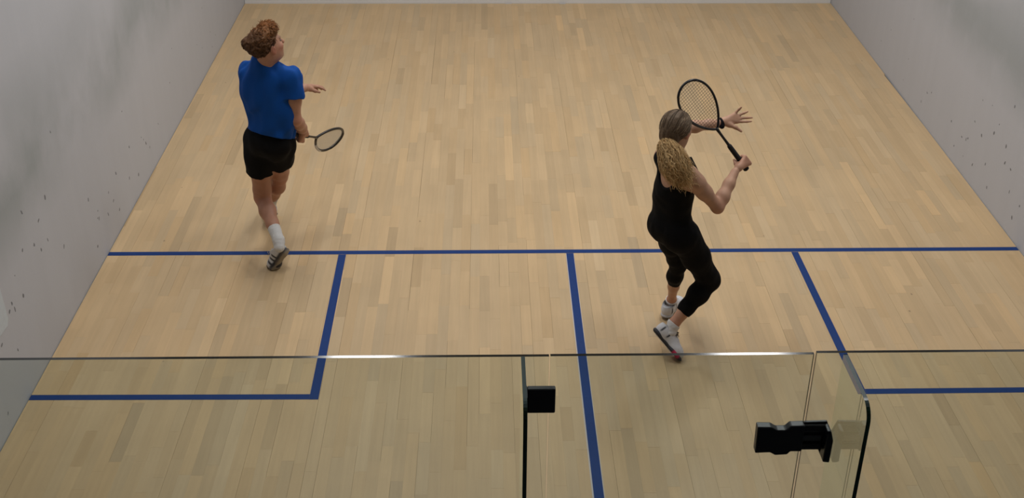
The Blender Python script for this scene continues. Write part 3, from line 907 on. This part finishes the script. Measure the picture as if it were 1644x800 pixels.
# =========================================================================== man
def build_man():
    J = dict(pelvis=(1.197,4.26,.906), hipL=(1.126,4.299,.835), hipR=(1.278,4.222,.867), neck=(1.231,4.21,1.425), head=(1.262,4.165,1.562),
             shL=(1.114,4.306,1.326), shR=(1.404,4.178,1.330), elbL=(1.224,4.425,1.088), wriL=(1.403,4.627,1.094),
             elbR=(1.40,4.168,1.062), wriR=(1.419,4.37,.883), kneeL=(1.091,4.378,.389), ankL=(1.236,4.05,.235), toeL=(1.135,4.12,.0),
             heelL=(1.288,4.03,.150), kneeR=(1.207,4.456,.513), ankR=(1.074,4.676,.181), toeR=(1.025,4.833,.068))
    J = {k: np.array(v) for k, v in J.items()}
    up = unit(J['neck'] - J['pelvis']); rt = unit(J['shR'] - J['shL']); rt = unit(rt - up * (rt @ up)); fw = np.cross(up, rt)
    prt = unit(J['hipR'] - J['hipL']); prt = unit(prt - up * (prt @ up)); pfw = np.cross(up, prt)
    T = lambda a, b, c: J['pelvis'] + a * rt + b * fw + c * up
    A = (rt, fw, up); PA = (prt, pfw, up)
    torso = [ellip(T(0, .005, .37), (.150, .098, .165), A, .05), ellip(T(.012, 0, .20), (.130, .090, .16), A, .05),
             ellip(J['pelvis'] - .02 * pfw - .01 * up, (.150, .105, .12), PA, .05)]
    yoke = [rcone(J['shL'] + .03 * rt, J['shR'] - .03 * rt, .058, .058, (fw, 1.1), .04),
            rcone(J['neck'] - .01 * up, J['shL'] + .05 * rt + .01 * up, .050, .044, None, .04), rcone(J['neck'] - .01 * up, J['shR'] - .05 * rt + .01 * up, .050, .044, None, .04)]
    HD = Head(J['head'], unit(V(.68, .68, .24)), V(-.14, -.12, 1), 1.06)
    HD.brow = V(.16, .075, .03)
    armL, armR = arm(J['shL'], J['elbL'], J['wriL'], 1), arm(J['shR'], J['elbR'], J['wriR'], 1)
    bkL = unit(V(.25, -.45, -.35)); bkR = unit(V(.15, -.5, -.5))
    legL, legR = leg(J['hipL'], J['kneeL'], J['ankL'], bkL), leg(J['hipR'], J['kneeR'], J['ankR'], bkR)
    # left hand reaching forward, fingers loosely stretched
    w = J['wriL']
    fin_ = [[V(1.452,4.690,1.078), V(1.482,4.712,1.066), V(1.508,4.722,1.052), V(1.528,4.722,1.036)],
            [V(1.446,4.704,1.076), V(1.474,4.732,1.066), V(1.500,4.750,1.050), V(1.517,4.754,1.034)],
            [V(1.436,4.712,1.070), V(1.460,4.742,1.058), V(1.482,4.758,1.042), V(1.496,4.760,1.028)],
            [V(1.426,4.714,1.062), V(1.445,4.738,1.048), V(1.462,4.750,1.034), V(1.472,4.750,1.022)]]
    thumb = [V(1.438,4.652,1.074), V(1.466,4.664,1.056), V(1.494,4.680,1.040)]
    handL = open_hand(w, fin_, thumb)
    RB, Ra, Rw = V(1.355,4.299,.903), unit(V(.313,.835,-.452)), V(-.652,-.157,-.742)
    gc = RB + Ra * .105 + V(.004, 0, -.004)
    RB = gc - Ra * .105
    handR = grip(gc, Ra, J['wriR'] + V(-.012, -.045, .03), V(.75, -.5, .2), 1.05)
    foot = lambda an, hl, to: chain([an, an * .6 + hl * .22 + to * .18], [.033, .030], .02)
    body = Field(torso + yoke + HD.prims(J['neck'], .050, .052) + armL + armR + legL + legR + handL + handR
                 + foot(J['ankL'], J['heelL'], J['toeL'] + V(0, 0, .03)) + foot(J['ankR'], J['ankR'] - V(0, .05, .08), J['toeR'] + V(0, 0, .02)), .005)
    HD.carve_face(body)
    skin = V(.44, .235, .155)
    def tone(v):
        t = np.tile(skin, (len(v), 1))
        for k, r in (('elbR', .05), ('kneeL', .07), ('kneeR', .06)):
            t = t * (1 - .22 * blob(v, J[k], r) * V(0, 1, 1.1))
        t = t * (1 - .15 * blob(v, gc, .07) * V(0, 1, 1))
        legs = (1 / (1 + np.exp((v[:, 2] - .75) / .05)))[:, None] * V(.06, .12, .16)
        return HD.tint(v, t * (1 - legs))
    man = body.build('person', M_SKIN, None, tone)
    tag(man, 'person in blue t-shirt and black shorts striding away near the left wall', 'person')
    HD.eyes(man)
    # t-shirt: loose shell, open at hem, neck and sleeves
    sl = lambda s, e, t: [rcone(s - (e - s) * .06, s + (e - s) * t, .062, .082, None, .04)]
    base = [off(p, .014) for p in torso[:2]] + [off(ellip(J['pelvis'] + .015 * prt + .01 * up, (.142, .108, .13), PA, .05), .014)] + [off(p, .012) for p in yoke]
    base += [ellip(T(-.028, -.008, .30), (.146, .094, .15), A, .05), ellip(T(.068, -.008, .20), (.156, .092, .18), A, .05), rcone(J['neck'] - .03 * up, J['neck'] + .015 * up - .004 * fw, .076, .071, None, .03), ellip(T(.045, -.015, .07), (.140, .105, .16), A, .05)]
    tL, tR = .48, .40
    outer = base + [cut(sl(J['shL'], J['elbL'], .75)[0], J['shL'] + (J['elbL'] - J['shL']) * tL, J['elbL'] - J['shL']),
                    cut(sl(J['shR'], J['elbR'], .75)[0], J['shR'] + (J['elbR'] - J['shR']) * tR, J['elbR'] - J['shR'])]
    SH = Field(base + [cut(sl(J['shL'], J['elbL'], .75)[0], J['shL'] + (J['elbL'] - J['shL']) * (tL + .06), J['elbL'] - J['shL']),
                       cut(sl(J['shR'], J['elbR'], .75)[0], J['shR'] + (J['elbR'] - J['shR']) * (tR + .06), J['elbR'] - J['shR'])], .0045)
    full = SH.F.copy()
    SH.F[:] = FAR
    for p in outer: SH.add(p)
    # same folds on both faces of the cloth
    keep = SH.F.copy(); SH.F = np.minimum(full, keep)
    f0 = SH.F.copy(); SH.wrinkle(.0075, 42, 21, (1, 1, .5), 1.2); dw = SH.F - f0
    SH.F = np.maximum(keep + dw, -(full + dw + .012))
    SH.clip(T(0, -.1, .072), -up - .40 * fw)
    SH.carve(rcone(J['neck'] + .088 * up, J['neck'] + .17 * up - .01 * fw, .058, .075), .006)
    shirt = SH.build('t_shirt', M_CLOTH, man, lambda v: np.tile(V(.0015, .060, .285), (len(v), 1)))
    m = MB(); 
    ring = [J['neck'] + .046 * up + .061 * (math.cos(t) * rt * 1.05 + math.sin(t) * fw) + (-.012 * math.sin(t)) * up for t in np.linspace(0, 2 * math.pi, 28, endpoint=False)]
    m.tube(ring, .006, 6, closed=True); m.c = [(.001, .048, .23)] * len(m.v); m.build('collar', M_CLOTH, shirt, True)
    # shorts
    def thigh(h, k, t, r0, r1): return rcone(h + (h - k) * .05, h + (k - h) * t, r0, r1, None, .03)
    pel = [off(ellip(J['pelvis'] + .012 * prt - .02 * pfw - .01 * up, (.144, .106, .125), PA, .05), .010)]
    kL, kR = .52, .50
    ext = [thigh(J['hipL'], J['kneeL'], .95, .102, .100), thigh(J['hipR'], J['kneeR'], .98, .100, .094)]
    trim = [cut(ext[0], J['hipL'] + (J['kneeL'] - J['hipL']) * kL, unit(J['kneeL'] - J['hipL']) + V(0, -.15, 0)),
            cut(ext[1], J['hipR'] + (J['kneeR'] - J['hipR']) * kR, unit(J['kneeR'] - J['hipR']) + V(.25, 0, 0))]
    SO = Field(pel + ext, .0045)
    full = SO.F.copy(); SO.F[:] = FAR
    for p in pel + trim: SO.add(p)
    keep = SO.F.copy(); SO.F = np.minimum(full, keep); f0 = SO.F.copy(); SO.wrinkle(.007, 30, 8, (1, 1, .5), 1.0); dw = SO.F - f0
    SO.F = np.maximum(keep + dw, -(full + dw + .010))
    SO.clip(T(0, 0, .075), up)
    SO.build('shorts', M_BLACKCLOTH, man, lambda v: np.tile(V(.0045, .0045, .005), (len(v), 1)))
    # socks and shoes
    sock(man, J['ankL'], J['kneeL'], .112, .037, .0440, unit(J['toeL'] - J['heelL']), (.62, .61, .59))
    sock(man, J['ankR'], J['kneeR'], .115, .042, .044, unit(J['toeR'] - J['ankR']), (.62, .61, .59))
    cols = (V(.02, .02, .028), V(.58, .58, .59), V(.05, .05, .06), V(.4, .4, .4), V(.30, .26, .20), V(.10, .085, .075))
    shoe(man, J['heelL'], J['toeL'], J['ankL'], .275, .105, cols, kind='man')
    d = unit(J['toeR'] - J['ankR']); hR = J['ankR'] + V(.02, -.045, -.085); shoe(man, hR, hR + unit(V(-.25, .85, -.22)) * .27, J['ankR'], .275, .105, cols, kind='man', floor_toe=False)
    # hair: short sides, thick curls on top and a tuft at the back
    rg = np.random.default_rng(3)
    hp = [ellip(HD.p(0, -.018, .034), V(.078, .100, .090) * HD.s, HD.A, .02), ellip(HD.p(0, .040, .090), V(.060, .055, .036) * HD.s, HD.A, .03),
          ellip(HD.p(-.03, -.100, .055), V(.035, .028, .035) * HD.s, HD.A, .03)]
    HF = Field(hp, .0045)
    HF.wrinkle(.006, 150, 4, (1, 1, 1), 1.0)
    nrm = HD.r * 0 + HD.f * .56 - HD.u * .83
    HF.clip(HD.p(0, .085, .062), nrm)
    def htone(v):
        q = HD.loc(v); w = np.clip((q[:, 2] - .02) / .1, 0, 1)[:, None] * np.clip((q[:, 1] + .09) / .1, .25, 1)[:, None]
        return V(.075, .034, .014) * (1 - w) + V(.20, .085, .028) * w
    hair = HF.build('hair', M_HAIR, man, htone)
    m = MB()
    cnt = 0
    while cnt < 2300:
        q = rg.normal(0, 1, 3); q /= np.linalg.norm(q)
        root = V(q[0] * .078, -.018 + q[1] * .100, .034 + q[2] * .090)
        if rg.random() < .38: root = V(q[0] * .060, .040 + q[1] * .055, .090 + q[2] * .036)
        elif rg.random() < .12: root = V(-.03 + q[0] * .035, -.100 + q[1] * .028, .055 + q[2] * .035)
        if (root[1] - .085) * .56 - (root[2] - .062) * .83 > -.010: continue
        if root[2] < -.06: continue
        top = np.clip((root[2] - .03) / .09, 0, 1) * np.clip((root[1] + .12) / .12, .35, 1)
        n = q[0] * HD.r + q[1] * HD.f + q[2] * HD.u
        sw = math.sin(root[0] * 70 + root[1] * 55) + math.sin(root[2] * 80 - root[1] * 40)      # neighbouring hairs swirl together
        side = unit(np.cross(n, HD.u) + .001)
        tang = rg.normal(0, .28, 3) + side * .7 * sw + HD.f * .7 * top - HD.u * (1 - top); tang = unit(tang - n * (tang @ n))
        c = (V(.070, .031, .012) * (1 - top) + V(.28, .110, .034) * top) * (1 + .25 * sw / 2) * rg.uniform(.65, 1.25)
        Ln = .020 + .020 * top
        curls(m, rg, HD.p(*root) - n * .002, tang + n * (.08 + .10 * top), n, Ln, .002 + .0035 * top, rg.uniform(.7, 1.2), .0017 + .0005 * top, c, 8)
        cnt += 1
    m.build('curls', M_HAIR, hair, True)
    racket('racket', RB, Ra, Rw, 'dark framed squash racket held low in the hand of the person in blue',
           plain('bronze frame', (.018, .014, .011), .3, noise=.1), plain('pale string', (.48, .44, .36), .5, noise=.05),
           plain('silver decal', (.55, .55, .55), .35, noise=.05), plain('black grip tape', (.008, .008, .012), .8, noise=.2), .0011, .0092)

# =========================================================================== woman
def build_woman():
    J = {"pelvis": [3.718,3.135,.837], "hipR": [3.776,3.071,.800], "hipL": [3.676,3.182,.814], "neck": [3.700,3.118,1.297], "head": [3.684,3.09,1.464],
         "shR": [3.766,2.998,1.222], "shL": [3.641,3.255,1.234], "elbR": [3.944,3.039,1.006], "wriR": [4.061,3.209,1.147], "elbL": [3.80,3.48,1.301],
         "wriL": [4.031,3.575,1.294], "kneeR": [3.965,3.150,.452], "ankR": [3.755,3.052,.207], "toeR": [3.784,2.952,.0], "heelR": [3.626,3.049,.166],
         "kneeL": [3.797,3.307,.47], "ankL": [3.804,3.462,.119], "toeL": [3.884,3.599,.005], "heelL": [3.754,3.403,.012]}
    J = {k: np.array(v) for k, v in J.items()}
    up = unit(J['neck'] - J['pelvis']); rt = unit(J['shR'] - J['shL']); rt = unit(rt - up * (rt @ up)); fw = np.cross(up, rt)
    prt = unit(J['hipR'] - J['hipL']); prt = unit(prt - up * (prt @ up)); pfw = np.cross(up, prt)
    T = lambda a, b, c: J['pelvis'] + a * rt + b * fw + c * up
    A = (rt, fw, up); PA = (prt, pfw, up); mid = unit(rt + prt); mfw = np.cross(up, mid); MA = (mid, mfw, up)
    torso = [ellip(T(0, .005, .335), (.128, .092, .15), A, .05), ellip(T(-.008, -.010, .18), (.124, .094, .15), MA, .06),
             ellip(J['pelvis'] - .022 * pfw + .005 * up, (.136, .103, .110), PA, .06),
             ellip(T(.055, .075, .31), (.05, .045, .05), A, .04), ellip(T(-.055, .075, .31), (.05, .045, .05), A, .04),
             ellip(J['hipR'] - .045 * pfw, (.072, .066, .08), PA, .06), ellip(J['hipL'] - .032 * pfw + .015 * up, (.066, .058, .075), PA, .06)]
    yoke = [rcone(J['shL'] + .025 * rt, J['shR'] - .025 * rt, .048, .048, (fw, 1.1), .04),
            rcone(J['neck'] - .015 * up, J['shL'] + .04 * rt + .005 * up, .040, .036, None, .035), rcone(J['neck'] - .015 * up, J['shR'] - .04 * rt + .005 * up, .040, .036, None, .035)]
    HD = Head(J['head'], unit(V(.62, .78, -.05)), V(0, 0, 1), .95)
    HD.brow = V(.12, .07, .04)
    armL, armR = arm(J['shL'], J['elbL'], J['wriL'], 1, .84), arm(J['shR'], J['elbR'], J['wriR'], 1, .92)
    bkR = unit(V(-.35, -.4, .0) + V(.1, .2, -.5) * .3); bkL = unit(V(-.5, -.5, 0))
    legL, legR = leg(J['hipL'], J['kneeL'], J['ankL'], bkL, .80, (.012, .04)), leg(J['hipR'], J['kneeR'], J['ankR'], bkR, 1.02, (.012, .04))
    w = J['wriL'] + V(.004, 0, .004)
    fin_ = [[V(4.106,3.600,1.333), V(4.122,3.606,1.350), V(4.136,3.604,1.367), V(4.147,3.600,1.382)],
            [V(4.122,3.600,1.323), V(4.146,3.608,1.330), V(4.170,3.612,1.339), V(4.190,3.610,1.349)],
            [V(4.130,3.592,1.311), V(4.160,3.598,1.312), V(4.190,3.600,1.313), V(4.218,3.600,1.314)],
            [V(4.128,3.582,1.296), V(4.156,3.584,1.295), V(4.186,3.585,1.295), V(4.212,3.585,1.297)]]
    thumb = [V(4.078,3.562,1.285), V(4.114,3.550,1.273), V(4.148,3.540,1.253)]
    handL = open_hand(w, fin_, thumb, .0078)
    RB, Ra, Rw = V(4.157,3.287,1.108), unit(V(-.603,-.05,.796)), V(-.73,-.366,-.577)
    RB = RB + Ra * .018; gc = RB + Ra * .052
    handR = grip(gc, Ra, J['wriR'] + V(.006, .012, .010), V(.1, -.9, .6), .98)
    foot = lambda an, hl, to: chain([an, an * .6 + hl * .22 + to * .18], [.032, .029], .02)
    body = Field(torso + yoke + HD.prims(J['neck'], .047, .044) + armL + armR + legL + legR + handL + handR
                 + foot(J['ankL'], J['heelL'], J['toeL'] + V(0, 0, .03)) + foot(J['ankR'], J['heelR'], J['toeR'] + V(-.01, 0, .03)), .005)
    HD.carve_face(body)
    skin = V(.50, .285, .185)
    def tone(v):
        t = np.tile(skin, (len(v), 1))
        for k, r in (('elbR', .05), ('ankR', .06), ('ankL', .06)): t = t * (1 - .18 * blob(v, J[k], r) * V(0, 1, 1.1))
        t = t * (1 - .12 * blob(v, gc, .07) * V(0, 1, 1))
        return HD.tint(v, t)
    wm = body.build('person', M_SKIN, None, tone)
    tag(wm, 'person with curly blond ponytail in black tank top and leggings swinging a racket', 'person')
    HD.eyes(wm)
    black = V(.0042, .0042, .0048)
    # leggings to mid calf
    lg = [off(p, .005) for p in torso[2:3] + torso[5:]] + [off(torso[1], .004)]
    cr, cl = .74, .46
    lp = []
    for L_, kn, an, c in ((legL, J['kneeL'], J['ankL'], cl), (legR, J['kneeR'], J['ankR'], cr)):
        lp += [off(p, .005) for p in L_[:3]] + [off(L_[6], .005)]
        lp += [cut(off(p, .005), kn + (an - kn) * c, an - kn) for p in L_[3:6]]
    LG = Field(lg + lp, .005)
    LG.wrinkle(.0022, 60, 5, (1, 1, .6), .9)
    LG.clip(T(0, 0, .10), up)
    LG.build('leggings', M_BLACKCLOTH, wm, lambda v: np.tile(black, (len(v), 1)))
    # tank top: close shell with scooped back and cut-away arm holes
    TT = Field([off(p, .008) for p in torso[:5]] + [off(p, .006) for p in yoke], .0045)
    TT.wrinkle(.004, 42, 9, (1, 1, .7), 1.0)
    TT.clip(T(0, 0, -.005), -up)
    TT.carve(ellip(T(.035, -.13, .43), (.085, .11, .145), A), .008)           # scooped back
    TT.carve(rcone(J['neck'] - .05 * up + .02 * fw, J['neck'] + .12 * up, .060, .085), .008)
    for s, e, sg in ((J['shL'], J['elbL'], -1), (J['shR'], J['elbR'], 1)):
        TT.carve(ellip(s + sg * rt * (.036 if sg > 0 else .070) - .015 * up, (.070, .11, .110), A), .008)
    TT.build('tank_top', M_BLACKCLOTH, wm, lambda v: np.tile(black, (len(v), 1)))
    # watch band on the outstretched wrist
    d = unit(J['wriL'] - J['elbL']); c0 = J['wriL'] - d * .004
    F = Field([cut(cut(rcone(c0 - d * .03, c0 + d * .03, .0305, .0300, None, .01), c0 + d * .013, d), c0 - d * .013, -d), ellip(c0 + V(.004, -.028, -.014), (.016, .010, .014), np.eye(3), .006)], .003)
    F.build('wristband', M_BLACKCLOTH, wm, lambda v: np.tile(V(.008, .008, .01), (len(v), 1)))
    # ankle socks and shoes
    sock(wm, J['ankR'], J['kneeR'], .004, .036, .039, unit(J['toeR'] - J['heelR']), (.66, .65, .64))
    sock(wm, J['ankL'], J['kneeL'], .004, .034, .036, unit(J['toeL'] - J['heelL']), (.66, .65, .64))
    cols = (V(.016, .016, .022), V(.66, .66, .68), V(.03, .03, .04), V(.50, .04, .10), V(.03, .03, .035), V(.55, .55, .56))
    shoe(wm, J['heelR'], J['toeR'], J['ankR'], .255, .098, (cols[0], cols[1], cols[2], cols[3], cols[4], V(.06, .06, .07)), kind='woman', floor_toe=False, up_hint=V(.773, .298, .552))
    shoe(wm, J['heelL'], J['toeL'], J['ankL'], .255, .098, cols, kind='woman', floor_toe=False)
    # hair pulled back from the face into a curly ponytail
    rg = np.random.default_rng(8)
    HC, HR = V(0, -.020, .034), V(.081, .104, .092)
    hp = [ellip(HD.p(*HC), HR * HD.s, HD.A, .02), ellip(HD.p(0, -.085, -.020), V(.058, .045, .055) * HD.s, HD.A, .04)]
    HF = Field(hp, .0045); HF.wrinkle(.0025, 120, 2, (1, 1, .3), .8)
    HF.clip(HD.p(0, .080, .072), HD.f * .62 - HD.u * .78)
    hair = HF.build('hair', M_HAIR, wm, lambda v: np.tile(V(.115, .076, .045), (len(v), 1)) * (.8 + .4 * rg.random((len(v), 1))))
    tie = HD.p(0, -.118, -.045)
    m = MB()
    tl = unit(V(0, -.118, -.045) - HC)
    for i in range(1000):
        a = rg.uniform(-1, 1) * 2.3; b0 = rg.uniform(.0, 1)
        # start near the hairline, comb over the skull towards the tie
        q = unit(V(math.sin(a), math.cos(a) * .75 + .15, .55 + .35 * rg.random()))
        if rg.random() < .35: q = unit(V(rg.choice((-1, 1)) * 1.0, rg.uniform(-.2, .35), rg.uniform(-.25, .4)))
        om = math.acos(np.clip(q @ tl, -1, 1))
        t = np.linspace(0, 1, 12)
        S_ = (np.sin((1 - t) * om)[:, None] * q + np.sin(t * om)[:, None] * tl) / max(math.sin(om), .05)
        lift = 1.01 + .035 * rg.random() * np.sin(t * math.pi)
        loc = HC + S_ * HR * lift[:, None]
        loc[:, 0] += .004 * np.sin(t * 9 + rg.uniform(0, 6)); loc[:, 2] += .003 * np.sin(t * 7 + rg.uniform(0, 6))
        pts = np.array([HD.p(*x) for x in loc])
        base = V(.135, .090, .055) if rg.random() < .75 else V(.30, .22, .14)
        m.tube(pts, np.linspace(.0014, .0018, 12), 4, c=tuple(base * rg.uniform(.55, 1.25)))
    m.build('combed_strands', M_HAIR, hair, True)
    # ponytail spine (falls over the right shoulder blade)
    sp = np.array([tie, tie + V(.0, -.028, -.008), V(3.640,2.945,1.375), V(3.656,2.912,1.335), V(3.682,2.896,1.295), V(3.702,2.900,1.258)])
    def spine(t):
        x = t * (len(sp) - 1); i = min(int(x), len(sp) - 2); f = x - i; f = f * f * (3 - 2 * f) * .5 + f * .5
        return sp[i] * (1 - f) + sp[i + 1] * f
    wid = lambda t: .016 + .058 * np.sin(np.minimum(1, np.asarray(t) * 1.15) * math.pi * .72)
    cur = [rcone(spine(a), spine(a + .125), float(wid(a)) * .62, float(wid(a + .125)) * .62, None, .02) for a in np.arange(0, 1, .125)]
    PF = Field(cur, .0045); PF.wrinkle(.008, 110, 6, (1, 1, 1), 1.2)
    pony = PF.build('ponytail', M_HAIR, wm, lambda v: np.tile(V(.50, .31, .13), (len(v), 1)) * (.75 + .5 * rg.random((len(v), 1))))
    m = MB()
    for i in range(1700):
        t0 = 0.02 if i % 3 else rg.uniform(.1, .6)
        t1 = min(1, t0 + rg.uniform(.4, .9))
        t = np.linspace(t0, t1, 20)
        ctr = np.array([spine(x) for x in t])
        d0 = unit(rg.normal(0, 1, 3) * V(1.15, .8, .9)); rad = rg.uniform(.6, 1.15)
        spread = wid(t) * rad
        ph, tn, am = rg.uniform(0, 6.28), rg.uniform(3.0, 8.0), rg.uniform(.003, .010)
        e1 = unit(np.cross(d0, V(.3, .4, -.8))); e2 = np.cross(d0, e1)
        curl = am * np.minimum(1, t * 4)[:, None] * (np.cos(ph + t * tn * 6.28)[:, None] * e1 + np.sin(ph + t * tn * 6.28)[:, None] * e2)
        drift = unit(rg.normal(0, 1, 3)) * (.03 if i % 3 else .09) + V(.035, 0, -.01) * (i % 4 == 0)
        pts = ctr + spread[:, None] * d0 + curl + np.outer((t - t0) ** 2, drift)
        blond_mix = rg.random()  # random strand tone between deep and pale blond
        base = V(.52, .325, .135) * (1 - blond_mix) + V(.86, .61, .31) * blond_mix
        m.tube(pts, np.linspace(.0013, .0009, 20), 3, cap=False, c=tuple(base * rg.uniform(.65, 1.2)))
    m.build('ponytail_curls', M_HAIR, pony, True)
    m = MB(); ax = unit(sp[1] - sp[0]); e1 = unit(np.cross(ax, V(0, 0, 1))); e2 = np.cross(ax, e1)
    m.tube([tie + .019 * (math.cos(t) * e1 + math.sin(t) * e2) for t in np.linspace(0, 6.28, 18, endpoint=False)], .006, 6, closed=True)
    m.c = [(.02, .015, .012)] * len(m.v); m.build('hair_tie', M_HAIR, wm, True)
    racket('racket', RB, Ra, Rw, 'black squash racket raised beside the head of the person with ponytail',
           plain('black frame', (.010, .010, .011), .32, noise=.1), plain('dark string', (.055, .042, .028), .5, noise=.05),
           plain('charcoal decal', (.022, .020, .020), .35, noise=.05), plain('grip wrap', (.010, .010, .013), .8, noise=.2), .0012)

build_man()
build_woman()
